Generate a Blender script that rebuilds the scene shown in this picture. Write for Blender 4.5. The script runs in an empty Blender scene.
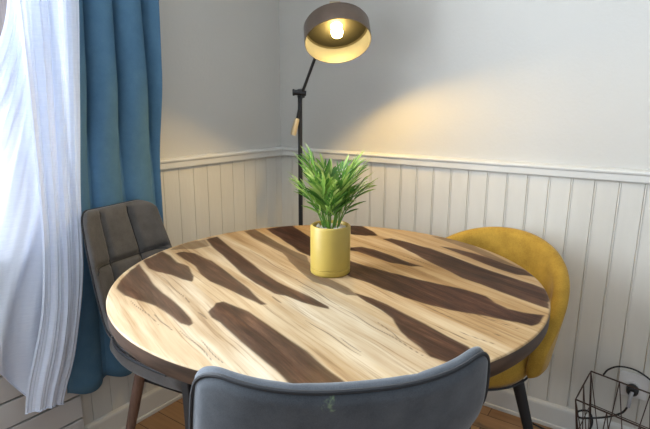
import bpy, bmesh, math, random
import numpy as np
from mathutils import Vector, Matrix, noise
random.seed(7); rng=np.random.default_rng(7)
S=bpy.context.scene; COL=S.collection
PI=math.pi
# ------------------------------------------------------------------ helpers
def link(o,parent=None):
    COL.objects.link(o)
    if parent is not None: o.parent=parent
    return o
class MB:
    def __init__(s): s.v=[]; s.f=[]
    def add(s,vs,fs):
        b=len(s.v); s.v+= [tuple(v) for v in vs]; s.f+=[tuple(b+i for i in f) for f in fs]
    def box(s,o,ex,ey,ez):
        """box from corner o spanned by the three edge vectors"""
        o=Vector(o);ex=Vector(ex);ey=Vector(ey);ez=Vector(ez)
        if ex.cross(ey).dot(ez)<0: ex,ey=ey,ex
        p=[o,o+ex,o+ex+ey,o+ey]; p=p+[q+ez for q in p]
        s.add(p,[(3,2,1,0),(4,5,6,7),(0,1,5,4),(1,2,6,5),(2,3,7,6),(3,0,4,7)])
    def tube(s,pts,r,n=10,caps=True,closed=False,up=None):
        pts=[Vector(p) for p in pts]; N=len(pts)
        rs=r if hasattr(r,'__len__') else [r]*N
        vs=[];prev=None
        for i,p in enumerate(pts):
            if closed: t=pts[(i+1)%N]-pts[i-1]
            else: t=pts[min(i+1,N-1)]-pts[max(i-1,0)]
            t.normalize()
            if prev is None:
                a=Vector((0,0,1)) if abs(t.z)<.9 else Vector((1,0,0))
                u=t.cross(a).normalized()
            else:
                u=prev-t*prev.dot(t); u.normalize()
            prev=u; w=t.cross(u)
            for k in range(n):
                a=2*PI*k/n; vs.append(p+(u*math.cos(a)+w*math.sin(a))*rs[i])
        fs=[]
        M=N if closed else N-1
        for i in range(M):
            j=(i+1)%N
            for k in range(n):
                k2=(k+1)%n; fs.append((i*n+k,i*n+k2,j*n+k2,j*n+k))
        if caps and not closed:
            fs.append(tuple(range(n-1,-1,-1))); fs.append(tuple((N-1)*n+k for k in range(n)))
        s.add(vs,fs)
    def lathe(s,prof,n=48,M=None):
        """prof: list of (r,z); r=0 closes with a pole"""
        M=M or Matrix.Identity(4)
        vs=[];rings=[]
        for r,z in prof:
            if r<1e-6: rings.append([len(vs)]); vs.append(M@Vector((0,0,z)))
            else:
                rings.append(list(range(len(vs),len(vs)+n)))
                vs+=[M@Vector((r*math.cos(2*PI*k/n),r*math.sin(2*PI*k/n),z)) for k in range(n)]
        fs=[]
        for a,b in zip(rings,rings[1:]):
            if len(a)==1 and len(b)==1: continue
            for k in range(n):
                k2=(k+1)%n
                if len(a)==1: fs.append((a[0],b[k2],b[k]))
                elif len(b)==1: fs.append((a[k],a[k2],b[0]))
                else: fs.append((a[k],a[k2],b[k2],b[k]))
        s.add(vs,fs)
    def build(s,name,mat,parent=None,smooth=True,bevel=0,sub=0,solid=0):
        me=bpy.data.meshes.new(name); me.from_pydata(s.v,[],s.f); me.update()
        bm=bmesh.new(); bm.from_mesh(me); bmesh.ops.recalc_face_normals(bm,faces=bm.faces); bm.to_mesh(me); bm.free()
        if mat: me.materials.append(mat)
        if smooth:
            for p in me.polygons: p.use_smooth=True
            try: me.set_sharp_from_angle(angle=math.radians(40))
            except Exception: pass
        o=bpy.data.objects.new(name,me); link(o,parent)
        if solid:
            m=o.modifiers.new('solid','SOLIDIFY'); m.thickness=solid; m.offset=0
        if bevel:
            m=o.modifiers.new('bevel','BEVEL'); m.width=bevel; m.segments=3; m.limit_method='ANGLE'; m.angle_limit=math.radians(40)
        if sub:
            m=o.modifiers.new('sub','SUBSURF'); m.levels=sub; m.render_levels=sub
        return o
def thing(name,label,cat,loc=(0,0,0),rz=0,group=None):
    o=bpy.data.objects.new(name,None); o.empty_display_size=.1; link(o)
    o.location=loc; o.rotation_euler=(0,0,rz); return tag(o,label,cat,group)
def tag(o,label,cat,group=None,kind=None):
    o['label']=label; o['category']=cat
    if group: o['group']=group
    if kind: o['kind']=kind
    return o
def struct(o): o['kind']='structure'; return o
def catmull(P,n):
    P=[np.array(p,float) for p in P]; P=[2*P[0]-P[1]]+P+[2*P[-1]-P[-2]]; out=[]
    for i in range(1,len(P)-2):
        for k in range(n):
            t=k/n; a,b,c,d=P[i-1:i+3]
            out.append(.5*(2*b+(c-a)*t+(2*a-5*b+4*c-d)*t*t+(-a+3*b-3*c+d)*t**3))
    out.append(P[-2]); return np.array(out)
# ------------------------------------------------------------------ materials
def nt(name):
    m=bpy.data.materials.new(name); m.use_nodes=True; t=m.node_tree; t.nodes.clear()
    out=t.nodes.new('ShaderNodeOutputMaterial'); return m,t,out
def N(t,typ,**kw):
    n=t.nodes.new(typ)
    for k,v in kw.items():
        if k in n.inputs.keys(): n.inputs[k].default_value=v
        else: setattr(n,k,v)
    return n
def c4(c): return (c[0],c[1],c[2],1)
def ramp(t,fac,stops):
    r=t.nodes.new('ShaderNodeValToRGB'); e=r.color_ramp.elements
    while len(e)<len(stops): e.new(.5)
    for q,(p,c) in zip(e,stops): q.position=p; q.color=c4(c)
    t.links.new(fac,r.inputs['Fac']); return r.outputs['Color']
def mat(name,col,rough=.5,metal=0,var=0,scale=8,bump=0,bscale=60,sheen=0,spec=.5,stretch=None,coat=0):
    m,t,out=nt(name); b=N(t,'ShaderNodeBsdfPrincipled'); L=t.links.new
    b.inputs['Roughness'].default_value=rough; b.inputs['Metallic'].default_value=metal
    b.inputs['Specular IOR Level'].default_value=spec; b.inputs['Coat Weight'].default_value=coat
    if sheen:
        b.inputs['Sheen Weight'].default_value=sheen*.8; b.inputs['Sheen Roughness'].default_value=.4
    tc=N(t,'ShaderNodeTexCoord'); vec=tc.outputs['Object']
    if stretch:
        mp=N(t,'ShaderNodeMapping'); mp.inputs['Scale'].default_value=stretch; L(vec,mp.inputs['Vector']); vec=mp.outputs['Vector']
    n=N(t,'ShaderNodeTexNoise',Scale=scale,Detail=4.); L(vec,n.inputs['Vector'])
    lo=tuple(max(0,x*(1-var)) for x in col); hi=tuple(min(1,x*(1+var)) for x in col)
    L(ramp(t,n.outputs['Fac'],[(.3,lo),(.7,hi)]),b.inputs['Base Color'])
    if bump:
        n2=N(t,'ShaderNodeTexNoise',Scale=bscale,Detail=3.); L(vec,n2.inputs['Vector'])
        bp=N(t,'ShaderNodeBump',Strength=bump,Distance=.003); L(n2.outputs['Fac'],bp.inputs['Height']); L(bp.outputs['Normal'],b.inputs['Normal'])
    L(b.outputs['BSDF'],out.inputs['Surface']); return m
def emis(name,col,st):
    m,t,out=nt(name); e=N(t,'ShaderNodeEmission'); e.inputs['Color'].default_value=c4(col); e.inputs['Strength'].default_value=st
    t.links.new(e.outputs[0],out.inputs['Surface']); return m
def velvet(name,col,hi,weave=900,spot=None,sheen=.35,sc=22.):
    """short pile cloth: soft blotches plus a fine weave, sheen on grazing angles"""
    m,t,out=nt(name); L=t.links.new; b=N(t,'ShaderNodeBsdfPrincipled',Roughness=.85)
    b.inputs['Specular IOR Level'].default_value=.2
    b.inputs['Sheen Weight'].default_value=sheen*.8; b.inputs['Sheen Roughness'].default_value=.35
    tc=N(t,'ShaderNodeTexCoord')
    n=N(t,'ShaderNodeTexNoise',Scale=sc,Detail=5.,Roughness=.65); L(tc.outputs['Object'],n.inputs['Vector'])
    n2=N(t,'ShaderNodeTexNoise',Scale=float(weave),Detail=2.); L(tc.outputs['Object'],n2.inputs['Vector'])
    mx=N(t,'ShaderNodeMath',operation='MULTIPLY_ADD'); mx.inputs[1].default_value=.45; L(n2.outputs['Fac'],mx.inputs[0]); 
    ml=N(t,'ShaderNodeMath',operation='MULTIPLY'); ml.inputs[1].default_value=.55; L(n.outputs['Fac'],ml.inputs[0]); L(ml.outputs[0],mx.inputs[2])
    c=ramp(t,mx.outputs[0],[(.3,col),(.7,hi)])
    if spot:
        d=N(t,'ShaderNodeVectorMath',operation='DISTANCE'); d.inputs[1].default_value=spot[0]
        nn=N(t,'ShaderNodeTexNoise',Scale=120.,Detail=3.); L(tc.outputs['Object'],nn.inputs['Vector']); L(tc.outputs['Object'],d.inputs[0])
        a=N(t,'ShaderNodeMath',operation='MULTIPLY_ADD'); a.inputs[1].default_value=.028; L(nn.outputs['Fac'],a.inputs[0]); L(d.outputs['Value'],a.inputs[2])
        f=ramp(t,a.outputs[0],[(.019,(1,1,1)),(.026,(0,0,0))])
        mix=N(t,'ShaderNodeMix',data_type='RGBA'); L(f,mix.inputs[0]); L(c,mix.inputs[6]); mix.inputs[7].default_value=c4(spot[1]); c=mix.outputs[2]
    L(c,b.inputs['Base Color'])
    bp=N(t,'ShaderNodeBump',Strength=.25,Distance=.001); L(n2.outputs['Fac'],bp.inputs['Height']); L(bp.outputs['Normal'],b.inputs['Normal'])
    L(b.outputs['BSDF'],out.inputs['Surface']); return m
M={}
M['wall']=mat('wall_paint',(.575,.565,.525),.7,var=.02,scale=3,bump=.25,bscale=90,spec=.3)
M['panel']=mat('panel_paint',(.65,.635,.575),.45,var=.03,scale=4,bump=.15,bscale=25,stretch=(6,6,1),spec=.4)
M['trim']=mat('trim_paint',(.64,.64,.605),.4,var=.02,spec=.4)
M['slat']=mat('slat_paint',(.62,.60,.57),.5,var=.03)
M['dark']=mat('dark_gap',(.012,.012,.012),.9)
M['ceil']=mat('ceiling_paint',(.85,.85,.83),.8)
M['blue']=velvet('blue_cloth',(.072,.165,.27),(.105,.225,.345),1200,None,.0)
M['grey']=velvet('grey_cloth_lamp_tint',(.066,.062,.059),(.135,.128,.122))  # grey chair cloth with the lamp's warm cast mixed into its colour
M['greyspot']=velvet('grey_cloth_day_tint_marked',(.052,.060,.070),(.112,.126,.143),900,((-.040,-.303,.854),(.30,.42,.22)))  # same grey cloth, cool daylight cast mixed into its colour, plus green spot
M['piping']=mat('piping_cloth',(.022,.024,.028),.8)
M['edgecloth']=velvet('edge_cloth',(.30,.31,.33),(.38,.39,.41))
M['mustard']=velvet('mustard_velvet',(.23,.125,.015),(.54,.33,.05),500,None,.3,13.)
M['blackleg']=mat('black_steel',(.012,.012,.013),.45,spec=.4)
M['brownleg']=mat('walnut_leg',(.15,.085,.06),.45,var=.3,scale=6,stretch=(30,30,2))
M['black']=mat('black_metal',(.012,.012,.014),.35)
M['shade']=mat('bronze_shade',(.17,.125,.095),.38,metal=.55,var=.15,scale=10)
M['lining']=mat('satin_lining',(.022,.026,.040),.5,spec=.2)
M['cap_in']=mat('dark_cap_inside',(.0075,.0078,.008),.6,spec=.05)
M['brass']=mat('aged_brass',(.56,.47,.30),.38,metal=.6,var=.15)
M['bulb']=emis('bulb_glow',(1,.64,.175),560)
M['pot']=mat('ochre_glaze',(.44,.315,.062),.42,var=.06,scale=14,spec=.5)
M['pebble']=mat('pebble_stone',(.55,.52,.47),.7,var=.5,scale=220)
M['frame']=mat('brown_window_wood',(.30,.235,.19),.5,var=.15,stretch=(20,20,1))
M['socket']=mat('white_plastic',(.72,.71,.69),.35)
M['wire']=mat('copper_black_wire',(.085,.055,.042),.42,metal=.7)
M['cord']=mat('cord_rubber',(.01,.01,.01),.5)
M['tip']=mat('grey_strain_relief',(.35,.35,.36),.5)
# foliage
def leafmat():
    m,t,out=nt('leaf_green'); L=t.links.new; b=N(t,'ShaderNodeBsdfPrincipled',Roughness=.42)
    at=N(t,'ShaderNodeAttribute',attribute_name='tone'); 
    c=ramp(t,at.outputs['Fac'],[(0,(.022,.09,.018)),(.5,(.085,.24,.035)),(.8,(.24,.42,.07)),(1,(.55,.68,.22))]); L(c,b.inputs['Base Color'])
    tr=N(t,'ShaderNodeBsdfTranslucent'); L(c,tr.inputs['Color']); mx=N(t,'ShaderNodeMixShader'); mx.inputs[0].default_value=.3
    L(b.outputs[0],mx.inputs[1]); L(tr.outputs[0],mx.inputs[2]); L(mx.outputs[0],out.inputs['Surface']); return m
M['leaf']=leafmat()
def sheermat():
    m,t,out=nt('sheer_cloth'); L=t.links.new
    tc=N(t,'ShaderNodeTexCoord'); mp=N(t,'ShaderNodeMapping'); mp.inputs['Scale'].default_value=(30,30,420); L(tc.outputs['Object'],mp.inputs['Vector'])
    n=N(t,'ShaderNodeTexNoise',Scale=1.,Detail=3.); L(mp.outputs['Vector'],n.inputs['Vector'])
    col=ramp(t,n.outputs['Fac'],[(.3,(.76,.82,.94)),(.7,(.82,.875,.985))])
    d=N(t,'ShaderNodeBsdfDiffuse'); L(col,d.inputs['Color'])
    tr=N(t,'ShaderNodeBsdfTranslucent'); L(col,tr.inputs['Color'])
    a=N(t,'ShaderNodeMixShader'); a.inputs[0].default_value=.17; L(d.outputs[0],a.inputs[1]); L(tr.outputs[0],a.inputs[2])
    tp=N(t,'ShaderNodeBsdfTransparent'); tp.inputs['Color'].default_value=(.97,.98,1,1)
    b=N(t,'ShaderNodeMixShader'); b.inputs[0].default_value=.03; L(a.outputs[0],b.inputs[1]); L(tp.outputs[0],b.inputs[2])
    L(b.outputs[0],out.inputs['Surface']); return m
M['sheer']=sheermat()
def glassmat():
    m,t,out=nt('window_glass'); L=t.links.new
    tp=N(t,'ShaderNodeBsdfTransparent'); g=N(t,'ShaderNodeBsdfGlossy',Roughness=.02)
    mx=N(t,'ShaderNodeMixShader'); mx.inputs[0].default_value=.06; L(tp.outputs[0],mx.inputs[1]); L(g.outputs[0],mx.inputs[2]); L(mx.outputs[0],out.inputs['Surface']); return m
M['glass']=glassmat()
GA=124.0
def tablemat(name):
    m,t,out=nt(name); L=t.links.new; b=N(t,'ShaderNodeBsdfPrincipled',Roughness=.38)
    b.inputs['Specular IOR Level'].default_value=.10
    tc=N(t,'ShaderNodeTexCoord')
    rt=N(t,'ShaderNodeMapping'); rt.inputs['Rotation'].default_value=(0,0,math.radians(-GA)); L(tc.outputs['Object'],rt.inputs['Vector'])
    # slow wander of the grain
    wn=N(t,'ShaderNodeTexNoise',Scale=3.5,Detail=2.); L(rt.outputs['Vector'],wn.inputs['Vector'])
    ws=N(t,'ShaderNodeVectorMath',operation='SCALE'); ws.inputs['Scale'].default_value=.022; L(wn.outputs['Color'],ws.inputs[0])
    wa=N(t,'ShaderNodeVectorMath',operation='ADD'); L(rt.outputs['Vector'],wa.inputs[0]); L(ws.outputs[0],wa.inputs[1])
    def grain(sx,sy,det=4.,rough=.6):
        mp=N(t,'ShaderNodeMapping'); mp.inputs['Scale'].default_value=(sx,sy,4); L(wa.outputs[0],mp.inputs['Vector'])
        n=N(t,'ShaderNodeTexNoise',Scale=1.,Detail=det,Roughness=rough); L(mp.outputs['Vector'],n.inputs['Vector']); return n.outputs['Fac']
    g1=grain(3.5,150,5.,.65); g2=grain(2,24); g3=grain(5,230,2.)
    sap=ramp(t,g2,[(.25,(.22,.14,.075)),(.40,(.37,.27,.16)),(.55,(.46,.37,.25)),(.72,(.55,.475,.36))])
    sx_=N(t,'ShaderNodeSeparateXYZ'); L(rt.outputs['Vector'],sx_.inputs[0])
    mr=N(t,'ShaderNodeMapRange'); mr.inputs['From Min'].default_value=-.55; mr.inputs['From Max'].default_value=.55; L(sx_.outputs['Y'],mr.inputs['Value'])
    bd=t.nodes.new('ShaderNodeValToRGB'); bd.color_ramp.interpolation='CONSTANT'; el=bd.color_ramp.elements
    BOARD_LIGHT_TINT=[(0,(.86,.73,.55)),(.13,(.93,.82,.66)),(.24,(.84,.70,.50)),(.36,(.90,.77,.58)),(.455,(.95,.86,.72)),(.57,(1,.97,.92)),(.68,(1,.94,.84)),(.80,(1,.99,.98)),(.9,(.98,.93,.86))]  # board tones vary; tan lamp side and pale daylit side are painted in
    while len(el)<len(BOARD_LIGHT_TINT): el.new(.5)
    for q,(p,c) in zip(el,BOARD_LIGHT_TINT): q.position=p; q.color=c4(c)
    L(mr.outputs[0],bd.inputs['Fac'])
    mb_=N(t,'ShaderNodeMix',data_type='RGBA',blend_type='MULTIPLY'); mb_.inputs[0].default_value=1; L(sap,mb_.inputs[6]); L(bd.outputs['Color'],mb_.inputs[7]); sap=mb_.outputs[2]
    fine=ramp(t,g1,[(.33,(.30,.22,.16)),(.41,(.74,.68,.60)),(.50,(1,1,1))])
    m1=N(t,'ShaderNodeMix',data_type='RGBA',blend_type='MULTIPLY'); m1.inputs[0].default_value=.55; L(sap,m1.inputs[6]); L(fine,m1.inputs[7])
    heart=ramp(t,grain(4.5,30,5.,.7),[(.30,(.012,.004,.0025)),(.45,(.032,.0125,.007)),(.58,(.062,.026,.0145)),(.75,(.14,.068,.040))])
    fine2=ramp(t,g3,[(.35,(.62,.58,.55)),(.55,(1,1,1)),(.7,(1.0,1.0,1.0))])
    m2=N(t,'ShaderNodeMix',data_type='RGBA',blend_type='MULTIPLY'); m2.inputs[0].default_value=.8; L(heart,m2.inputs[6]); L(fine2,m2.inputs[7])
    at=N(t,'ShaderNodeAttribute',attribute_name='heart')
    mx=N(t,'ShaderNodeMix',data_type='RGBA'); L(at.outputs['Fac'],mx.inputs[0]); L(m1.outputs[2],mx.inputs[6]); L(m2.outputs[2],mx.inputs[7])
    cr=N(t,'ShaderNodeAttribute',attribute_name='crack')
    mc=N(t,'ShaderNodeMix',data_type='RGBA'); L(cr.outputs['Fac'],mc.inputs[0]); L(mx.outputs[2],mc.inputs[6]); mc.inputs[7].default_value=(.045,.03,.022,1)
    L(mc.outputs[2],b.inputs['Base Color'])
    bp=N(t,'ShaderNodeBump',Strength=.22,Distance=.002); L(g1,bp.inputs['Height']); L(bp.outputs['Normal'],b.inputs['Normal'])
    rr=N(t,'ShaderNodeMapRange'); rr.inputs['To Min'].default_value=.42; rr.inputs['To Max'].default_value=.62; L(g1,rr.inputs['Value']); L(rr.outputs[0],b.inputs['Roughness'])
    L(b.outputs[0],out.inputs['Surface']); return m
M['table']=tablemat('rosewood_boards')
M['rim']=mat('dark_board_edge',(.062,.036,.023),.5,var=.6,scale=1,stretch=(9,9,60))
def floormat():
    m,t,out=nt('oak_floor'); L=t.links.new; b=N(t,'ShaderNodeBsdfPrincipled',Roughness=.4)
    tc=N(t,'ShaderNodeTexCoord'); mp=N(t,'ShaderNodeMapping'); mp.inputs['Rotation'].default_value=(0,0,math.radians(34.2)); L(tc.outputs['Object'],mp.inputs['Vector'])
    br=N(t,'ShaderNodeTexBrick',offset=.37); br.inputs['Scale'].default_value=1.; br.inputs['Brick Width'].default_value=1.2; br.inputs['Row Height'].default_value=.09
    br.inputs['Mortar Size'].default_value=.0015; br.inputs['Color1'].default_value=(.30,.165,.075,1); br.inputs['Color2'].default_value=(.40,.24,.12,1); br.inputs['Mortar'].default_value=(.06,.03,.015,1)
    L(mp.outputs['Vector'],br.inputs['Vector'])
    m2=N(t,'ShaderNodeMapping'); m2.inputs['Scale'].default_value=(4,60,1); L(mp.outputs['Vector'],m2.inputs['Vector'])
    n=N(t,'ShaderNodeTexNoise',Scale=1.,Detail=4.); L(m2.outputs['Vector'],n.inputs['Vector'])
    mx=N(t,'ShaderNodeMix',data_type='RGBA',blend_type='MULTIPLY'); mx.inputs[0].default_value=.6; L(br.outputs['Color'],mx.inputs[6]); L(ramp(t,n.outputs['Fac'],[(.3,(.6,.55,.5)),(.6,(1,1,1))]),mx.inputs[7])
    L(mx.outputs[2],b.inputs['Base Color']); L(b.outputs[0],out.inputs['Surface']); return m
M['floor']=floormat()
WORLD=.43; DAY=200; EXPO=0.60
CRACKS=[(0.2058,-0.409,-0.223,0.0016,0.019),(0.1006,-0.204,0.023,0.0014,-0.047),(0.1085,-0.48,-0.206,0.0013,-0.007),(0.4619,-0.12,-0.015,0.0018,0.062),(0.2045,-0.115,-0.064,0.003,-0.019),(0.1953,-0.4,-0.326,0.001,-0.05),(0.3815,-0.103,-0.056,0.0016,0.01),(0.3194,-0.234,-0.091,0.001,0.04),(0.0682,-0.471,-0.344,0.001,-0.018),(0.0955,-0.4,-0.314,0.001,-0.197),(0.1069,-0.16,-0.038,0.001,0.061),(0.1592,0.075,0.217,0.001,-0.01),(0.3814,0.0,0.23,0.0009,0.01),(-0.12,-0.501,-0.301,0.0008,0.088),(-0.0634,-0.507,-0.325,0.0008,0.108),(-0.0279,-0.523,-0.429,0.0012,0.197),(-0.1063,-0.396,-0.165,0.0007,-0.033),(-0.3187,-0.356,-0.083,0.0008,0.129),(-0.2765,-0.137,0.151,0.0007,0.059),(0.4803,-0.079,0.094,0.0009,0.112),(0.4386,-0.283,-0.124,0.0009,0.066),(0.4242,-0.303,-0.188,0.0009,0.026),(0.0875,0.069,0.311,0.0009,-0.047),(-0.0017,-0.48,-0.348,0.0009,0.014)]
PATCHES=[
(0.9,[(-0.535,0.071),(-0.465,-0.048),(-0.397,-0.153),(-0.318,-0.254),(-0.291,-0.294),(-0.28,-0.32),(-0.285,-0.333),(-0.306,-0.32),(-0.343,-0.278),(-0.387,-0.231),(-0.438,-0.197),(-0.483,-0.171),(-0.521,-0.123),(-0.533,-0.065),(-0.538,0.011)]),
(0.9,[(-0.534,0.097),(-0.509,0.194),(-0.469,0.15),(-0.431,0.088),(-0.39,0.05),(-0.353,-0.03),(-0.349,-0.071),(-0.376,-0.055),(-0.416,-0.022),(-0.465,0.003),(-0.495,0.03)]),
(0.92,[(-0.463,0.172),(-0.443,0.195),(-0.404,0.173),(-0.335,0.1),(-0.281,0.015),(-0.228,-0.069),(-0.195,-0.122),(-0.158,-0.191),(-0.139,-0.218),(-0.153,-0.222),(-0.205,-0.167),(-0.27,-0.101),(-0.303,-0.07),(-0.339,-0.013),(-0.372,0.05),(-0.416,0.109)]),
(0.94,[(-0.409,0.334),(-0.376,0.371),(-0.296,0.217),(-0.232,0.108),(-0.175,0.004),(-0.128,-0.071),(-0.08,-0.13),(-0.037,-0.176),(0.002,-0.229),(0.001,-0.242),(-0.026,-0.229),(-0.061,-0.205),(-0.103,-0.166),(-0.13,-0.152),(-0.181,-0.084),(-0.232,-0.006),(-0.286,0.097),(-0.328,0.175),(-0.377,0.264)]),
(0.55,[(-0.493,0.206),(-0.463,0.293),(-0.409,0.334),(-0.377,0.256),(-0.416,0.219),(-0.456,0.218)]),
(0.72,[(-0.299,0.447),(-0.265,0.479),(-0.197,0.36),(-0.162,0.294),(-0.114,0.22),(-0.064,0.153),(-0.049,0.071),(-0.012,-0.028),(0.052,-0.114),(0.071,-0.163),(0.045,-0.157),(-0.001,-0.1),(-0.039,-0.069),(-0.07,-0.003),(-0.113,0.11),(-0.138,0.185),(-0.194,0.267),(-0.256,0.359)]),
(1.0,[(-0.222,0.48),(-0.136,0.548),(-0.091,0.448),(-0.058,0.363),(-0.001,0.222),(0.07,0.102),(0.113,0.054),(0.168,0.009),(0.219,-0.033),(0.277,-0.078),(0.328,-0.113),(0.362,-0.145),(0.377,-0.161),(0.384,-0.203),(0.401,-0.237),(0.427,-0.256),(0.467,-0.271),(0.443,-0.309),(0.423,-0.324),(0.417,-0.325),(0.393,-0.307),(0.355,-0.286),(0.315,-0.264),(0.273,-0.247),(0.231,-0.22),(0.18,-0.173),(0.159,-0.146),(0.135,-0.12),(0.102,-0.075),(0.063,-0.032),(-0.002,0.072),(-0.051,0.149),(-0.086,0.197),(-0.133,0.294),(-0.178,0.389)]),
(1.0,[(0.065,0.549),(0.091,0.546),(0.129,0.537),(0.162,0.456),(0.175,0.396),(0.133,0.389),(0.084,0.409),(0.062,0.47)]),
(1.0,[(0.053,0.235),(0.075,0.247),(0.109,0.253),(0.147,0.224),(0.188,0.168),(0.23,0.105),(0.267,0.056),(0.235,0.06),(0.178,0.094),(0.133,0.145),(0.092,0.2),(0.074,0.211)]),
(0.98,[(0.185,0.352),(0.219,0.361),(0.275,0.3),(0.325,0.241),(0.373,0.157),(0.416,0.081),(0.455,0.014),(0.493,-0.04),(0.522,-0.08),(0.539,-0.117),(0.521,-0.173),(0.493,-0.234),(0.477,-0.215),(0.451,-0.181),(0.421,-0.136),(0.39,-0.081),(0.354,-0.034),(0.321,0.045),(0.296,0.099),(0.262,0.188),(0.222,0.284)]),
(0.96,[(0.359,0.268),(0.406,0.237),(0.448,0.191),(0.483,0.137),(0.51,0.086),(0.541,0.039),(0.551,-0.023),(0.506,-0.006),(0.475,0.038),(0.448,0.085),(0.422,0.147),(0.387,0.213)]),
(0.55,[(0.357,0.395),(0.41,0.368),(0.465,0.301),(0.501,0.192),(0.528,0.087),(0.543,0.03),(0.53,0.058),(0.489,0.116),(0.454,0.214),(0.408,0.3)]),
(0.93,[(-0.264,-0.262),(-0.257,-0.211),(-0.241,-0.201),(-0.216,-0.221),(-0.176,-0.259),(-0.126,-0.323),(-0.086,-0.377),(-0.042,-0.437),(0.005,-0.51),(0.032,-0.548),(-0.062,-0.555),(-0.095,-0.503),(-0.126,-0.458),(-0.17,-0.4),(-0.199,-0.354),(-0.225,-0.314),(-0.249,-0.291)]),
(0.98,[(0.06,-0.14),(0.104,-0.178),(0.134,-0.216),(0.166,-0.266),(0.202,-0.318),(0.234,-0.373),(0.264,-0.415),(0.266,-0.462),(0.209,-0.477),(0.181,-0.456),(0.17,-0.421),(0.152,-0.383),(0.144,-0.35),(0.135,-0.289),(0.116,-0.249),(0.087,-0.201)])]
# ------------------------------------------------------------------ room frame
H=1.193; F_PX=495.9856; TH=.2177; RO=.0048
C0=np.array([-0.21512,2.42154]); DR=np.array([.827419,-.561585]); DL=np.array([-.578186,-.815905])
NR=np.array([-.561585,-.827419]); NL=np.array([.815905,-.578186])
def LW(k,n,z): p=C0+DL*k+NL*n; return Vector((p[0],p[1],z))
def RW(k,n,z): p=C0+DR*k+NR*n; return Vector((p[0],p[1],z))
def wbox(mb,fn,k0,k1,n0,n1,z0,z1):
    o=fn(k0,n0,z0); mb.box(o,fn(k1,n0,z0)-o,fn(k0,n1,z0)-o,Vector((0,0,z1-z0)))
ZC=2.5; KE=3.3; WK0,WK1,WZ0,WZ1=1.04,2.45,.80,2.3
mb=MB(); wbox(mb,RW,-.12,KE,-.12,0,0,ZC); struct(mb.build('wall_right',M['wall'],smooth=False))
mb=MB(); wbox(mb,LW,-.12,WK0,-.12,0,0,ZC); wbox(mb,LW,WK1,KE,-.12,0,0,ZC); wbox(mb,LW,WK0,WK1,-.12,0,0,WZ0); wbox(mb,LW,WK0,WK1,-.12,0,WZ1,ZC)
struct(mb.build('wall_left',M['wall'],smooth=False))
cs=[LW(KE,-.12,0),LW(-.14,-.12,0)+ (RW(-.14,-.12,0)-LW(-.0,-.0,0))*0, RW(-.14,-.12,0), RW(KE,-.12,0)]
far=RW(KE,0,0)+ (LW(KE,0,0)-RW(0,0,0))
def slab(z0,z1,name,m):
    q=[LW(KE,-.12,0),RW(-.15,-.12,0)+ (LW(.0,-.12,0)-RW(0,0,0))*.2,RW(KE,-.12,0),RW(KE,0,0)+(LW(KE,0,0)-RW(0,0,0))]
    b=MB(); vs=[Vector((p.x,p.y,z0)) for p in q]+[Vector((p.x,p.y,z1)) for p in q]
    b.add(vs,[(0,1,2,3),(7,6,5,4),(0,4,5,1),(1,5,6,2),(2,6,7,3),(3,7,4,0)]); return struct(b.build(name,m,smooth=False))
slab(-.1,0,'floor',M['floor']); slab(ZC,ZC+.1,'ceiling',M['ceil'])
# tongue-and-groove wainscot: one extruded profile per wall
SP=.0716; ZR=.953
def wainscot(fn,k0,k1,first,name,z0=.0,bead=True,z1=None):
    z1=z1 or ZR
    prof=[(k0,.010)]; k=first
    while k-SP>k0: k-=SP
    while k<k1-.02:
        if k>k0+.006:
            if bead: prof+=[(k-.0013,.010),(k-.0002,.005),(k+.0009,.010),(k+.0022,.0112),(k+.0046,.0113),(k+.0060,.0104),(k+.0066,.0085),(k+.0072,.010)]
            else: prof+=[(k-.0012,.010),(k,.0055),(k+.0012,.010)]
        k+=SP
    prof.append((k1,.010))
    b=MB(); n=len(prof); vs=[fn(a,c,z0) for a,c in prof]+[fn(a,c,z1+.002) for a,c in prof]
    b.add(vs,[(i,i+1,n+i+1,n+i) for i in range(n-1)])
    b.add([fn(k0,0,z0),fn(k0,.01,z0),fn(k0,.01,z1),fn(k0,0,z1)],[(0,1,2,3)]); b.add([fn(k1,0,z0),fn(k1,.01,z0),fn(k1,.01,z1),fn(k1,0,z1)],[(3,2,1,0)])
    return struct(b.build(name,M['panel'],smooth=False))
wainscot(RW,.0,KE-.02,.573,'trim_1'); wainscot(LW,.0,.958,.6228,'trim_2',bead=False); wainscot(LW,.958,1.095,.6228,'trim_5',bead=False,z1=.76)
def profile(fn,k0,k1,prof,name):
    b=MB(); n=len(prof); vs=[fn(k0,a,z) for a,z in prof]+[fn(k1,a,z) for a,z in prof]
    b.add(vs,[(i,(i+1)%n,n+(i+1)%n,n+i) for i in range(n)]+[tuple(range(n)),tuple(range(2*n-1,n-1,-1))])
    return struct(b.build(name,M['trim'],smooth=False,bevel=.0012))
rail=[(.0,ZR),(.020,ZR),(.022,ZR+.004),(.022,ZR+.024),(.026,ZR+.027),(.027,ZR+.033),(.022,ZR+.038),(.012,ZR+.040),(.0,ZR+.042)]
profile(RW,0.0,KE-.02,rail,'trim_3'); profile(LW,0.0,.958,rail,'trim_4')
base=[(.0,.0),(.024,.0),(.024,.012),(.0225,.015),(.020,.016),(.020,.080),(.018,.088),(.014,.092),(.012,.096),(.0,.096)]
profile(RW,0.0,KE-.02,base,'baseboard_right'); profile(LW,0.0,1.095,base,'baseboard_left')
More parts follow.
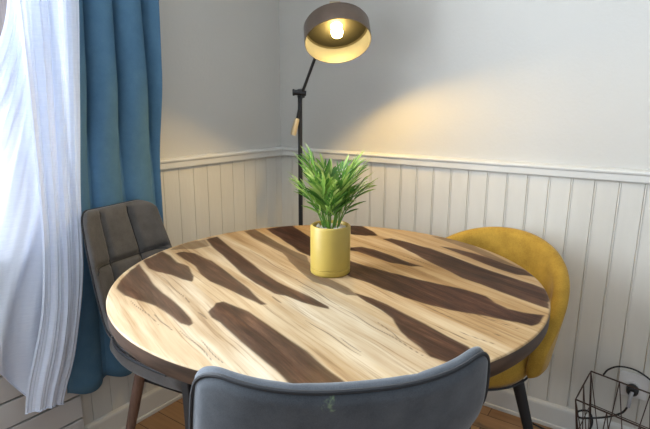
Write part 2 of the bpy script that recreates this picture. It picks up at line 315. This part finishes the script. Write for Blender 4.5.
# window
mb=MB()
for a in ((WK0-.08,WK0),(WK1,WK1+.10)): wbox(mb,LW,a[0],a[1],0,.025,WZ0-.03,WZ1+.1)
wbox(mb,LW,1.15,1.29,-.09,.02,WZ0,WZ1)
wbox(mb,LW,WK0,WK1,0,.025,WZ1,WZ1+.1)
wbox(mb,LW,WK0,WK1,-.12,.05,WZ0-.03,WZ0)
for a in (WK0-.03,(1.29+WK1)/2-.03,WK1-.06): wbox(mb,LW,a,a+.06,-.09,-.04,WZ0,WZ1)
for z in (WZ0,WZ1-.06,1.45): wbox(mb,LW,WK0,WK1,-.085,-.045,z,z+.05)
wf=struct(mb.build('window_1',M['frame'],smooth=False,bevel=.003))
mid=(1.29+WK1)/2
for a,b_ in ((WK0+.03,1.15),(1.29,mid-.03),(mid+.03,WK1-.06)):
    g=MB(); wbox(g,LW,a,b_,-.068,-.063,WZ0+.05,WZ1-.06); g.build('glass_pane',M['glass'],wf,smooth=False)
# slatted cover under the window
rc=thing('radiator_cover','white painted radiator cover of horizontal boards with dark gaps under the window','cover',LW(1.7,.02,0))
def loc(o):  # world-built mesh under a moved, unrotated Empty
    o.location=-o.parent.location; return o
g=MB(); wbox(g,LW,1.102,2.4,.0115,.024,.0,.50); loc(g.build('backing',M['dark'],rc,smooth=False))
for i in range(6):
    z0=-.026+.0865*i+.0875*0
    g=MB(); wbox(g,LW,1.10,2.4,.024,.036,max(.0,z0+.003),z0+.0835); loc(g.build('slat',M['slat'],rc,smooth=False,bevel=.002))
g=MB(); wbox(g,LW,1.099,2.41,.0115,.040,.4965,.515); loc(g.build('top_board',M['slat'],rc,smooth=False,bevel=.003))
# ------------------------------------------------------------------ curtains
def sheet(name,fn,nu,nv,m,parent=None):
    b=MB(); vs=[fn(i/(nu-1),j/(nv-1)) for j in range(nv) for i in range(nu)]
    b.add(vs,[(j*nu+i,j*nu+i+1,(j+1)*nu+i+1,(j+1)*nu+i) for j in range(nv-1) for i in range(nu-1)])
    return b.build(name,m,parent)
sm=lambda x: max(0,min(1,x))**2*(3-2*max(0,min(1,x)))
def bluefn(u,v):
    z=2.36+(.255-2.36)*v
    k=.735+(.325+.085*v*v)*u
    a=[0,.30,.40,.60,.72,.80,.90,1.0]
    ph=2*PI*(3.4*u+.12*math.sin(2.2*z+3*u)+.1)
    fold=2.1*abs(math.cos(ph/2))**.85-1.1
    amp=.034+.006*math.sin(1.7*z)
    n=.074+amp*fold; w_=sm((z-.95)/.35); n=n*w_+(.052+.018*fold)*(1-w_)
    k+=.010*math.sin(ph)
    z+= -.012*math.cos(ph+.5)*sm((v-.9)*10) - .03*(1-abs(2*u-1))*0
    return LW(k,max(.047,n),z)
bc=sheet('blue_curtain',bluefn,180,60,M['blue']); bc.modifiers.new('s','SOLIDIFY').thickness=.002
tag(bc,'blue pleated curtain hanging in full length folds against the left wall','curtain')
# white sheer: front fall that ends in a hanging tail, and a back fall swept over the cover
KR=[(2.36,.99),(1.5,1.025),(1.2,1.055),(.89,1.085),(.69,1.092),(.51,1.130),(.36,1.168),(.26,1.222)]
def lerp(tab,z):
    zs=[p[0] for p in tab][::-1]; ks=[p[1] for p in tab][::-1]; return sum(float(np.interp(z+d_,zs,ks)) for d_ in (-.09,-.06,-.03,0,.03,.06,.09))/7
KL=[(2.36,1.18),(1.5,1.195),(1.2,1.195),(.89,1.20),(.70,1.215),(.53,1.245),(.44,1.285),(.33,1.318),(.26,1.320)]
KB=[(2.36,1.190),(1.46,1.192),(1.38,1.220),(1.30,1.255),(1.15,1.36),(1.0,1.52),(.85,1.68),(.6,1.78),(.2,1.80)]
def sheer_front(u,v):
    zb=.280+.045*u; z=2.36+(zb-2.36)*v
    k0,k1=lerp(KR,z),lerp(KL,z); k=k0+(k1-k0)*u
    low=sm((.75-z)/.3)
    f=math.sin(2*PI*(3.3*u+.10*z))+.45*math.sin(2*PI*(7.1*u+.22*z)+1)+.25*math.sin(2*PI*(13*u)-2*z)
    n=.128+(.0055*(1-low)+.005*low)*f+.004*noise.noise(Vector((u*3,z*2.2,1)))
    if low>0: n+=.02*low*math.sin(PI*u)
    z+=.012*math.sin(3*u+1)*sm((v-.92)*12)
    return LW(k,n,z)
def sheer_back(u,v):
    k=1.06+ .74*u
    hem=max(.30,.33+(k-1.2)*1.42)+.02
    z=2.36+(hem-2.36)*v
    s=sm((.95-z)/.5)
    ks=1.10+.07*s; k2=ks+(lerp(KB,z)-ks)*u
    k2=max(k2,lerp(KR,z)+.02)
    q=u*(1-.35*s)
    f=math.sin(2*PI*(5.2*q+.12*z))+.6*math.sin(2*PI*(11*q+.1*z)+.7)
    bulge=.055*sm((.85-z)/.35)*u
    n=.085+.007*f*(1+1.3*s)+bulge+.016*s*noise.noise(Vector((u*5+z*3,z*3-u*4,5)))
    return LW(k2,max(.066,n),z)
sc=thing('sheer_curtain','white sheer curtain gathered in front of the window with its hem trailing low','curtain',LW(1.2,.11,.27))
loc(sheet('front_drape',sheer_front,140,120,M['sheer'],sc)); loc(sheet('back_drape',sheer_back,140,110,M['sheer'],sc))
def hemtube(fn,us,vs,name):
    b=MB(); b.tube([fn(u,v)+Vector((0,0,0)) for u,v in zip(us,vs)],.0025,6); return loc(b.build(name,M['sheer'],sc))
U=np.linspace(0,1,40); hemtube(sheer_front,U,[1]*40,'hem'); hemtube(sheer_back,U,[1]*40,'hem')
# ------------------------------------------------------------------ round table
TC=(.00849,1.27326); TR=.55; ZT=.75
tb=thing('dining_table','round wooden dining table with dark heartwood streaks on pale boards','table',(TC[0],TC[1],0))
def pmask(px,py,poly):
    """signed distance to a polygon, positive inside"""
    P=np.array(poly); n=len(P); d=np.full(px.shape,9.); ins=np.zeros(px.shape,bool)
    for i in range(n):
        a=P[i]; b=P[(i+1)%n]; e=b-a; wx=px-a[0]; wy=py-a[1]
        t=np.clip((wx*e[0]+wy*e[1])/max(e@e,1e-9),0,1); d=np.minimum(d,np.hypot(wx-e[0]*t,wy-e[1]*t))
        c=((a[1]<=py)&(b[1]>py))|((b[1]<=py)&(a[1]>py))
        xi=a[0]+(py-a[1])*e[0]/(e[1] if abs(e[1])>1e-9 else 1e-9); ins^=c&(px<xi)
    return np.where(ins,d,-d)
nr_=215; nth=960
rad=np.r_[0.0,np.linspace(.006,TR-.003,nr_)]
vs=[(0,0,ZT)]
for r in rad[1:]:
    for k in range(nth): vs.append((r*math.cos(2*PI*k/nth),r*math.sin(2*PI*k/nth),ZT))
fs=[(0,1+k,1+(k+1)%nth) for k in range(nth)]
for i in range(nr_-1):
    a=1+i*nth; b_=a+nth
    fs+=[(a+k,b_+k,b_+(k+1)%nth,a+(k+1)%nth) for k in range(nth)]
# rounded edge
edge=[(TR-.0009,ZT-.0009),(TR,ZT-.003)]
cur=1+(nr_-1)*nth
for r,z in edge:
    b_=len(vs); vs+=[(r*math.cos(2*PI*k/nth),r*math.sin(2*PI*k/nth),z) for k in range(nth)]
    fs+=[(cur+k,b_+k,b_+(k+1)%nth,cur+(k+1)%nth) for k in range(nth)]; cur=b_
fs_top=len(fs)
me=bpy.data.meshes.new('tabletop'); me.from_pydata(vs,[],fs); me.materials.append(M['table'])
A=np.array(vs); X,Y=A[:,0],A[:,1]
ga=math.radians(GA); gx=X*math.cos(ga)+Y*math.sin(ga); gy=-X*math.sin(ga)+Y*math.cos(ga)
wob=np.array([noise.noise(Vector((a*9,b*60,0))) for a,b in zip(gx,gy)])*.0035
heart=np.zeros(len(A))
for w,poly in PATCHES:
    d=pmask(X,Y,poly)+wob
    heart=np.maximum(heart,w*np.clip(d/.004+.5,0,1)*np.where(d<.012,.93+.07*np.clip(d/.012,0,1),1))
crack=np.zeros(len(A))
for gyc,g0,g1,wd,slp in CRACKS:
    line=gyc+slp*(gx-(g0+g1)/2)+.0018*np.sin(gx*45+gyc*90); wd=wd+.0009
    t=np.clip((gx-g0)/(g1-g0),0,1); w_=wd*np.sqrt(np.clip(4*t*(1-t),0,1)); 
    crack=np.maximum(crack,np.clip(1-np.abs(gy-line)/(w_+1e-6),0,1)*(w_>1e-5))
for nm,arr in (('heart',np.clip(heart,0,1.0)),('crack',np.clip(crack*.85,0,1))):
    at=me.attributes.new(nm,'FLOAT','POINT'); at.data.foreach_set('value',arr.astype(np.float32))
for p in me.polygons: p.use_smooth=True
o=bpy.data.objects.new('tabletop',me); link(o,tb)
b=MB(); TT=.036
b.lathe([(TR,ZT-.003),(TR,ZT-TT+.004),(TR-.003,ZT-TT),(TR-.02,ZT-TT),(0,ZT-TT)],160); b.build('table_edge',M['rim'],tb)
b=MB(); b.lathe([(0,.705),(.40,.705),(.40,ZT-TT),(0,ZT-TT)],64); b.build('apron_plate',M['blackleg'],tb)
for a in (231,309,90):
    a=math.radians(a); u=Vector((math.cos(a),math.sin(a),0)); w=Vector((-u.y,u.x,0)); b=MB()
    p0=u*.455; p1=u*.44
    def pr_(p,z): return [p+u*sx*.0125+w*sy*.0125+Vector((0,0,z)) for sx,sy in ((-1,-1),(1,-1),(1,1),(-1,1))]
    b.add(pr_(p1,0)+pr_(p0,ZT-TT-.0005),[(3,2,1,0),(4,5,6,7),(0,1,5,4),(1,2,6,5),(2,3,7,6),(3,0,4,7)])
    b.build('leg',M['blackleg'],tb,smooth=False,bevel=.003)
# ------------------------------------------------------------------ grey quilted chairs
def gchair(name,label,loc_,rz,scale,m,wt=(.19,.212,.236,.246,.236),lp=(.048,.050,.062,.085)):
    t=thing(name,label,'chair',loc_,rz,'grey quilted dining chairs'); t.scale=(scale,)*3
    KP=[(-.285,.872,wt[0],lp[0]),(-.250,.74,wt[1],lp[1]),(-.218,.61,wt[2],lp[2]),(-.188,.515,wt[3],lp[3]),(-.130,.462,wt[3]+.002,lp[3]),(-.05,.450,wt[4]+.004,.055),(.08,.456,wt[4],.030),(.19,.466,wt[4]-.014,.012)]
    D=catmull(KP,14); seg=np.r_[0,np.cumsum(np.hypot(np.diff(D[:,0]),np.diff(D[:,1])))]; LT=seg[-1]
    def base(a):
        q=[np.interp(a,seg,D[:,i]) for i in range(4)]
        e=.004; y0,z0=np.interp(a-e,seg,D[:,0]),np.interp(a-e,seg,D[:,1]); y1,z1=np.interp(a+e,seg,D[:,0]),np.interp(a+e,seg,D[:,1])
        ty,tz=y1-y0,z1-z0; l=math.hypot(ty,tz) or 1; ty/=l;tz/=l
        return q,(-tz,ty)   # inner normal (y,z): forward on the back, up on the seat
    ASP=.435
    def panel(a0,a1,r0,r1,th,nm,quilt_rows,quilt_cols,mm,back):
        nu,nv=73,81
        su=np.sin(np.linspace(-PI/2,PI/2,nu)); su=.6*su+.4*np.linspace(-1,1,nu)
        tv=.5-.5*np.cos(np.linspace(0,PI,nv)); tv=.5*tv+.5*np.linspace(0,1,nv)
        inn=[];outr=[]
        def corner(s,w,r):
            x=abs(s)*w-(w-r)
            return 0 if (x<=0 or r<=0) else r-math.sqrt(max(0,r*r-x*x))
        for v in tv:
            for s in su:
                w_=base(a0+.02)[0][2]; w1_=base(a1-.02)[0][2]
                A0=a0+corner(s,w_,r0); A1=a1-corner(s,w1_,r1)
                a=A0+(A1-A0)*v
                (y,z,w,lip),(ny,nz)=base(a)
                x=s*w; n0=lip*abs(s)**2.4
                ds=min((1-abs(s))*w,(a-A0)+.0,(A1-a)+.0); re=.022
                h=th*.5*math.sqrt(max(0,1-(1-min(ds/re,1))**2))
                dent=0
                for qa in quilt_rows: dent+=math.exp(-((a-qa)/.008)**2)
                for qs in quilt_cols: dent+=math.exp(-(((s-qs)*w)/.008)**2)
                puff=.006*abs(math.sin(PI*(s*1.5+.5)))
                hi=h+ (min(1,ds/.03))*(puff*.5-.014*min(1,dent))
                # wings turn inward: shift along x a little as they rise
                xi=x*(1-.10*lip*abs(s)**2.4/.09)
                inn.append((xi,y+ny*(n0+hi),z+nz*(n0+hi))); outr.append((xi,y+ny*(n0-h),z+nz*(n0-h)))
        b=MB(); n=nu*nv
        f=[(j*nu+i,j*nu+i+1,(j+1)*nu+i+1,(j+1)*nu+i) for j in range(nv-1) for i in range(nu-1)]
        b.add(inn+outr,f+[tuple(n+i for i in reversed(q)) for q in f])
        o=b.build(nm,mm,t)
        bm=bmesh.new(); bm.from_mesh(o.data); bmesh.ops.remove_doubles(bm,verts=bm.verts,dist=1e-5); bm.to_mesh(o.data); bm.free()
        # welt along the border, slightly to the outside
        seams=[]
        for qa in quilt_rows:
            j=min(range(nv),key=lambda j:abs(tv[j]*(a1-a0)+a0-qa)); seams.append([Vector(inn[j*nu+i]) for i in range(4,nu-4)])
        for qs in quilt_cols:
            i=min(range(nu),key=lambda i:abs(su[i]-qs)); seams.append([Vector(inn[j*nu+i]) for j in range(4,nv-4)])
        for sq in seams:
            g=MB(); g.tube(sq,.0024,6); g.build('seam',M['piping'],o)
        ring=[j*nu for j in range(nv-1,-1,-1)]+[i for i in range(1,nu)]+[j*nu+nu-1 for j in range(1,nv)]
        pts=[(Vector(inn[i])+Vector(outr[i]))/2 for i in ring]
        return o,pts
    o,pts=panel(0,ASP,.055,0,.034,'backrest',[.175,.345],[-.36,.36],m,True)
    off=lambda P,d:[p+Vector((0,-d,0)) for p in P]
    b=MB(); b.tube([p+Vector((0,-.009,-.003)) for p in pts],.0032,8); b.build('piping',M['piping'],o)
    o2,pts2=panel(ASP-.006,LT,0,.08,.105,'seat',[.60],[-.36,.36],M['grey'],False)
    ring=[(p.x,p.y,p.z-.006) for p in pts2]
    b=MB(); b.tube([Vector(p)*1.0 for p in ring],.0045,8); b.build('piping',M['piping'],o2)
    b=MB(); b.box((-.13,-.08,.378),(.26,0,0),(0,.22,0),(0,0,.022)); b.build('seat_plate',M['blackleg'],t,smooth=False,bevel=.002)
    for sx,sy in ((-1,-1),(1,-1),(1,1),(-1,1)):
        top=Vector((sx*.130,.04+sy*.10,.412)); bot=Vector((sx*.185,.045+sy*.185,0)); b=MB()
        b.tube([top,top.lerp(bot,.3),bot],[.0165,.0155,.0095],16); b.build('leg',M['brownleg'],t)
    return t
ang=lambda F: math.atan2(-F[0],F[1])
gchair('dining_chair','grey quilted dining chair standing beside the blue curtain left of the table',(-.438,1.440,0),ang((.898,-.44)),1.0,M['grey'],(.146,.164,.182,.205,.205))
gchair('dining_chair','grey dining chair in the foreground with its plain back to the viewer',(.000,.834,0),ang((-.155,.988)),.977,M['greyspot'],(.229,.246,.284,.292,.245),(.074,.078,.185,.19))
# ------------------------------------------------------------------ mustard chair
yc=thing('dining_chair','mustard yellow velvet tub chair with black legs by the right wall','chair',(.458,1.468,0))
A0=46
b=MB(); nu,nv=97,25; inn=[];out_=[]
for i in range(nu):
    q=-1+2*i/(nu-1); qq=math.sin(q*PI/2)*.35+q*.65
    a=math.radians(A0+100*qq)
    top=.465+.314*(max(0,math.cos(qq*PI/2*.985))**.62)
    bot=.415+.012*abs(qq)
    R0=.214
    for j in range(nv):
        v=.5-.5*math.cos(PI*j/(nv-1)); z=bot+(top-bot)*v
        R=R0+.066*((z-.40)/.4)**1.0+.0*qq
        th=.046
        dz=min(z-bot,top-z); de=(1-abs(q))*R*1.6
        h=th/2*math.sqrt(max(0,1-(1-min(dz/.024,1))**2))*math.sqrt(max(0,1-(1-min(de/.03,1))**2))
        inn.append(((R-h)*math.cos(a),(R-h)*math.sin(a),z)); out_.append(((R+h)*math.cos(a),(R+h)*math.sin(a),z))
n=nu*nv; f=[(i*nv+j,i*nv+j+1,(i+1)*nv+j+1,(i+1)*nv+j) for i in range(nu-1) for j in range(nv-1)]
b.add(inn+out_,f+[tuple(n+k for k in reversed(q)) for q in f]); ob=b.build('backrest',M['mustard'],yc)
bm=bmesh.new(); bm.from_mesh(ob.data); bmesh.ops.remove_doubles(bm,verts=bm.verts,dist=1e-5); bm.to_mesh(ob.data); bm.free()
b=MB(); prof=[(0,.392),(.165,.392),(.188,.400),(.200,.42),(.203,.442),(.198,.465),(.18,.480),(.12,.490),(0,.492)]
b.lathe(prof,72); se=b.build('seat',M['mustard'],yc)
b=MB(); b.tube([(.196*math.cos(2*PI*k/72),.196*math.sin(2*PI*k/72),.402) for k in range(72)],.0032,8,closed=True); b.build('piping',M['piping'],se)
b=MB(); b.lathe([(0,.380),(.10,.380),(.10,.395),(0,.395)],48); b.build('seat_plate',M['blackleg'],yc)
for a in (A0-45-45,A0+45,A0+135,A0+225):
    pass
for a in (-35,66,145,235):
    a=math.radians(a); b=MB(); b.tube([(.155*math.cos(a),.155*math.sin(a),.40),(.275*math.cos(a),.275*math.sin(a),0)],[.019,.010],18); b.build('leg',M['blackleg'],yc)
# ------------------------------------------------------------------ potted plant
pp=thing('potted_plant','small green fern plant in an ochre ceramic pot standing on the round table','plant',(.0148,1.281,ZT))
b=MB(); PR=.0535
b.lathe([(0,.0),(PR-.004,.0),(PR-.001,.003),(PR,.006),(PR,.0165),(PR-.0016,.0175),(PR-.0016,.0185),(PR,.0195),(PR,.128),(PR-.0015,.1315),(PR-.004,.133),(PR-.0065,.1315),(PR-.0075,.128),(PR-.0075,.119),(0,.119)],96)
b.build('pot',M['pot'],pp)
b=MB()
for i in range(150):
    r=(PR-.013)*math.sqrt(random.random()); a=random.random()*2*PI; s=random.uniform(.0028,.0052)
    mtx=Matrix.Translation((r*math.cos(a),r*math.sin(a),.121+random.random()*.006))@Matrix.Rotation(random.random()*6,4,'X')@Matrix.Rotation(random.random()*6,4,'Z')@Matrix.Diagonal((s,s*.75,s*.6,1))
    bm=bmesh.new(); bmesh.ops.create_icosphere(bm,subdivisions=1,radius=1,matrix=mtx); b.add([v.co[:] for v in bm.verts],[[v.index for v in f.verts] for f in bm.faces]); bm.free()
o=b.build('pebbles',M['pebble'],pp); o['kind']='stuff'
def frond(az,lean,length,root,seed):
    r=random.Random(seed); b=MB(); tones=[]
    u=Vector((math.cos(az),math.sin(az),0)); pts=[]
    for i in range(15):
        t=i/14; th=lean*(.35+.65*t); 
        pts.append(Vector(root) if i==0 else pts[-1]+(u*math.sin(th)+Vector((0,0,math.cos(th))))*length/14)
    n0=len(b.v); b.tube(pts,[.0022*(1-.6*i/14) for i in range(15)],5); tones+=[.62]*(len(b.v)-n0)
    def leaf(p,d,nrm,ln,wd,tone):
        side=d.cross(nrm).normalized(); vs=[];fs=[]
        prof=[(0,.22),(.2,.75),(.45,1.),(.7,.82),(.88,.48),(1,.0)]
        for q,w in prof:
            c=p+d*ln*q-nrm*(.22*ln*q*q)
            vs+= [c-side*wd*w*.5+nrm*wd*.18*w, c, c+side*wd*w*.5+nrm*wd*.18*w]
        for k in range(len(prof)-1):
            a=3*k; fs+=[(a,a+1,a+4,a+3),(a+1,a+2,a+5,a+4)]
        b.add(vs,fs); tones.extend([tone+r.uniform(-.05,.05)+.12*(i//3)/5 for i in range(len(vs))])
    for i in range(5,15):
        t=i/14; tan=(pts[min(i+1,14)]-pts[i-1]).normalized(); sd=tan.cross(u).normalized() if abs(tan.dot(u))<.98 else Vector((-u.y,u.x,0))
        sd=Vector((-u.y,u.x,0)); nrm=sd.cross(tan).normalized()*-1
        if nrm.z<0: nrm=-nrm
        for s in (-1,1):
            sp=.95-.45*t; d=(tan*math.cos(sp)+sd*s*math.sin(sp)+nrm*r.uniform(-.15,.3)).normalized()
            ln=.052*(.62+.75*math.sin(PI*min(1,(t-.25)/.75*.85+.12)))*r.uniform(.85,1.1)
            leaf(pts[i],d,nrm,ln,.0074*r.uniform(.85,1.15),r.uniform(.0,.75)+.25*t)
    leaf(pts[-1],(pts[-1]-pts[-2]).normalized(),Vector((0,0,1)).cross(sd).normalized(),.045,.009,.85)
    o=b.build('frond',M['leaf'],pp); a=o.data.attributes.new('tone','FLOAT','POINT'); a.data.foreach_set('value',np.clip(np.array(tones),0,1).astype(np.float32))
specs=[(178,28,.185),(150,22,.19),(120,15,.165),(200,38,.15),(230,30,.155),(190,14,.20),(172,46,.125),(255,26,.14),(2,32,.175),(-25,38,.15),(25,28,.185),(55,22,.165),(-60,30,.14),(0,20,.185),(90,18,.15),(8,46,.135),(-40,22,.165),(-95,22,.13)]
for i,(az,ln,l) in enumerate(specs):
    a=math.radians(az); frond(a,math.radians(ln),l,(.017*math.cos(a)*(1 if i%2 else .5),.014*math.sin(a),.113),i*13+5)
# ------------------------------------------------------------------ floor lamp
def cam_axes():
    f=Vector((0,math.cos(TH),-math.sin(TH))); u=Vector((0,math.sin(TH),math.cos(TH))); return Vector((1,0,0)),u,f
LB=Vector((-.106,2.11,0)); O=Vector((.0436,1.867,1.4127)); 
AX=Vector((.08,-.54,-.84)).normalized()
fl=thing('floor_lamp','black floor lamp with a tilted bronze drum shade and lit bulb in the corner','lamp',LB)
W=lambda v: Vector(v)-LB
b=MB(); b.lathe([(0,0),(.12,0),(.122,.004),(.122,.014),(.118,.018),(.02,.022),(.016,.04),(0,.04)],48); b.build('base',M['black'],fl)
J=Vector((-.101,2.10,1.242))
b=MB(); b.tube([W((LB.x,LB.y,.02)),W((LB.x,LB.y,1.245))],.0095,16); b.build('pole',M['black'],fl)
b=MB(); jj=W(J); b.tube([jj+Vector((-.026,-.012,.0)),jj+Vector((.022,-.012,-.004))],.011,16); b.tube([jj+Vector((0,.006,-.02)),jj+Vector((0,-.002,.012))],.016,16); b.tube([jj+Vector((-.034,-.012,.0)),jj+Vector((-.026,-.012,0))],.014,12); b.build('joint_clamp',M['black'],fl,bevel=.001)
SD=.070; SR=.1195
capc=O-AX*SD; top=capc-AX*.065
pv=top+Vector((.0,.012,.03))
tail0=Vector((-.1165,2.09,1.137)); tail1=Vector((-.1345,2.085,1.069))
b=MB(); b.tube([W(pv),W(J+Vector((.006,-.014,0))),],.0062,12); b.tube([W(J+Vector((.006,-.014,0))),W(J+Vector((-.004,-.016,-.05))),W(tail0)],.0055,12); b.build('arm',M['black'],fl)
b=MB(); b.tube([W(tail0),W(tail0.lerp(tail1,.1)),W(tail0.lerp(tail1,.9)),W(tail1)],[.009,.0105,.0125,.0115],16); b.build('handle',M['brass'],fl)['label']='pale wood handle on the arm end'
zax=AX; xax=Vector((1,0,0)); xax=(xax-zax*xax.dot(zax)).normalized(); yax=zax.cross(xax)
MT=Matrix(((xax.x,yax.x,zax.x,0),(xax.y,yax.y,zax.y,0),(xax.z,yax.z,zax.z,0),(0,0,0,1))); MT=Matrix.Translation(W(O))@MT
b=MB(); b.lathe([(.020,-SD-.003),(SR-.012,-SD-.003),(SR-.004,-SD-.001),(SR,-SD+.006),(SR,0),(SR-.002,.0012)],96,MT); sh=b.build('lamp_shade',M['shade'],fl)
b=MB(); b.lathe([(SR-.002,.0008),(SR-.0028,-.002),(SR-.0028,-SD+.006)],96,MT); b.build('lining',M['lining'],sh)['label']='satin inner lining'
b=MB(); b.lathe([(SR-.0028,-SD+.006),(SR-.008,-SD+.001),(.020,-SD+.0005)],96,MT); b.build('cap_lining',M['cap_in'],sh)
b=MB(); b.lathe([(0,-SD-.078),(.016,-SD-.078),(.0225,-SD-.074),(.0225,-SD-.01),(.0225,-SD+.001),(.017,-SD+.0035),(0,-SD+.0035)],40,MT); b.build('socket',M['brass'],fl)
b=MB(); b.tube([W(pv)+Vector((-.02,0,0)),W(pv)+Vector((.02,0,0))],.009,14); b.tube([W(pv),W(top)-AX*.014],.008,12); b.build('pivot',M['brass'],fl)
b=MB(); b.lathe([(0,-SD+.004),(.010,-SD+.005),(.0115,-SD+.009),(.017,-SD+.016),(.0205,-SD+.024),(.0205,-SD+.031),(.0175,-SD+.039),(.010,-SD+.045),(0,-SD+.047)],40,MT); b.build('bulb',M['bulb'],fl)['label']='glowing warm bulb'
# lamp cord on the floor by the right wall
cd=MB(); cp=catmull([(-.04,2.19,.010),(.02,2.20,.005),(.22,2.09,.004),(.45,2.0,.004),(.60,1.90,.004),(.668,1.865,.004),(.73,1.805,.004),(.775,1.72,.004),(.84,1.64,.004),(.95,1.55,.004),(1.05,1.50,.004)],8)
cd.tube([Vector(p)-LB for p in cp],.0035,8); cd.build('power_cord',M['cord'],fl)
# ------------------------------------------------------------------ wire basket
rim=[Vector((.92,1.555,.30)),Vector((.784,1.386,.30))]; e1=Vector((.66,-.75,0)).normalized()
LN=.36; A_,B_=rim; D_,C_=A_+e1*LN,B_+e1*LN; cen=(A_+B_+C_+D_)/4; cen.z=0
wb=thing('wire_basket','dark copper wire basket with zigzag sides on the floor by the right wall','basket',cen)
def wire(name,ps,r=.0019,closed=False):
    b=MB(); b.tube([Vector(p)-cen for p in ps],r,6,closed=closed); return b.build(name,M['wire'],wb)
rimp=[A_,D_,C_,B_]; wire('top_rim',sum([[rimp[i].lerp(rimp[(i+1)%4],t/6) for t in range(6)] for i in range(4)],[]),.0025,True)
cz=Vector((0,0,0)); low=[]
for p in rimp: q=cen+(p-cen)*.8; q.z=.0022; low.append(q)
wire('bottom_ring',sum([[low[i].lerp(low[(i+1)%4],t/6) for t in range(6)] for i in range(4)],[]),.0022,True)
md=[]
for p in rimp: q=cen+(p-cen)*.92; q.z=.185; md.append(q)
wire('middle_ring',sum([[md[i].lerp(md[(i+1)%4],t/6) for t in range(6)] for i in range(4)],[]),.0016,True)
for i in range(4):
    p0,p1=rimp[i],rimp[(i+1)%4]; q0,q1=low[i],low[(i+1)%4]; n=4 if i%2==0 else 2; zz=[]
    for k in range(n):
        zz+= [p0.lerp(p1,k/n), q0.lerp(q1,(k+.5)/n)]
    zz.append(p1)
    for s,e in zip(zz,zz[1:]): wire('side_wire',[s,e],.0016)
    wire('corner_wire',[rimp[i],low[i]],.0024)
for k in range(1,5):
    wire('floor_wire',[low[0].lerp(low[1],k/5),low[3].lerp(low[2],k/5)],.0016)
# ------------------------------------------------------------------ wall outlet, plug and cord
so=thing('wall_socket','white wall outlet plate low on the panelled right wall behind the wire basket','socket',RW(1.552,.012,.258))
SL=RW(1.552,.012,.258)
def rb(k0,k1,n0,n1,z0,z1,name,m,par,bev=.002):
    g=MB(); wbox(g,RW,k0,k1,n0,n1,z0,z1); o=g.build(name,m,par,smooth=False,bevel=bev); o.location=-par.location; return o
rb(1.509,1.595,.012,.021,.215,.301,'cover_plate',M['socket'],so)
g=MB(); cc=RW(1.552,.021,.252); nn=Vector((NR[0],NR[1],0)); g.tube([cc-SL,cc+nn*.006-SL],.024,28); g.build('socket_ring',M['socket'],so)
pl=thing('power_plug','black plug and its looping cord in the white wall outlet above the wire basket','plug',cc)
g=MB(); g.tube([nn*.0065,nn*.012,nn*.03,nn*.036],[.017,.019,.018,.012],24); g.build('plug_body',M['cord'],pl)
p1=nn*.034
g=MB(); g.tube([p1,p1+nn*.008+Vector((-.003,0,-.012)),p1+nn*.01+Vector((-.004,0,-.03))],[.006,.0065,.006],10); g.tube([p1+nn*.01+Vector((-.004,0,-.03)),p1+nn*.012+Vector((-.006,0,-.05))],.0062,10); g.build('strain_relief',M['tip'],pl)
dr3=Vector((DR[0],DR[1],0))
cb=catmull([p1+nn*.012+Vector((-.006,0,-.045)),p1+nn*.02-dr3*.02+Vector((0,0,-.075)),p1+nn*.04-dr3*.06+Vector((0,0,-.095)),p1+nn*.06-dr3*.11+Vector((0,0,-.108)),p1+nn*.08-dr3*.14+Vector((0,0,-.105)),p1+nn*.07-dr3*.145+Vector((0,0,-.09)),p1+nn*.05-dr3*.115+Vector((0,0,-.09)),p1+nn*.055-dr3*.10+Vector((0,0,-.13)),p1+nn*.08-dr3*.12+Vector((0,0,-.2)),p1+nn*.10-dr3*.09+Vector((0,0,-.238))],8)
g=MB(); g.tube(cb,.0033,8); g.build('cord',M['cord'],pl)
ar=MB(); ar.tube(catmull([RW(1.462,.03,.275),RW(1.475,.032,.30),RW(1.505,.034,.322),RW(1.55,.036,.325),RW(1.595,.036,.305),RW(1.63,.036,.27),RW(1.65,.036,.2),RW(1.66,.034,.1),RW(1.66,.034,.004)],8),.003,8)
tag(ar.build('cable',M['cord']),'thin black cable arching over the white wall outlet against the panelling','cable')
# ------------------------------------------------------------------ light
w=bpy.data.worlds.new('World'); S.world=w; w.use_nodes=True
bg=w.node_tree.nodes['Background']; bg.inputs[0].default_value=(.78,.88,1,1); bg.inputs[1].default_value=WORLD
al=bpy.data.lights.new('window_daylight','AREA'); al.shape='RECTANGLE'; al.size=WK1-WK0+.3; al.size_y=WZ1-WZ0+.2; al.energy=DAY; al.color=(.82,.90,1)
ao=bpy.data.objects.new('window_daylight',al); link(ao)
pos=LW((WK0+WK1)/2,-.25,(WZ0+WZ1)/2+.1); ao.location=pos
d=Vector((NL[0],NL[1],.15)).normalized(); ao.rotation_euler=d.to_track_quat('-Z','Y').to_euler()
# ------------------------------------------------------------------ camera
cam=bpy.data.cameras.new('camera'); co=bpy.data.objects.new('camera',cam); link(co)
cam.sensor_width=36; cam.lens=F_PX/650*36; cam.clip_start=.02
co.matrix_world=Matrix.Translation((0,0,H))@Matrix.Rotation(PI/2-TH,4,'X')@Matrix.Rotation(RO,4,'Z')
S.camera=co
vs_=S.view_settings; S.display_settings.display_device='sRGB'; vs_.view_transform='Standard'; vs_.look='None'; vs_.gamma=1; vs_.use_curve_mapping=False; vs_.exposure=EXPO
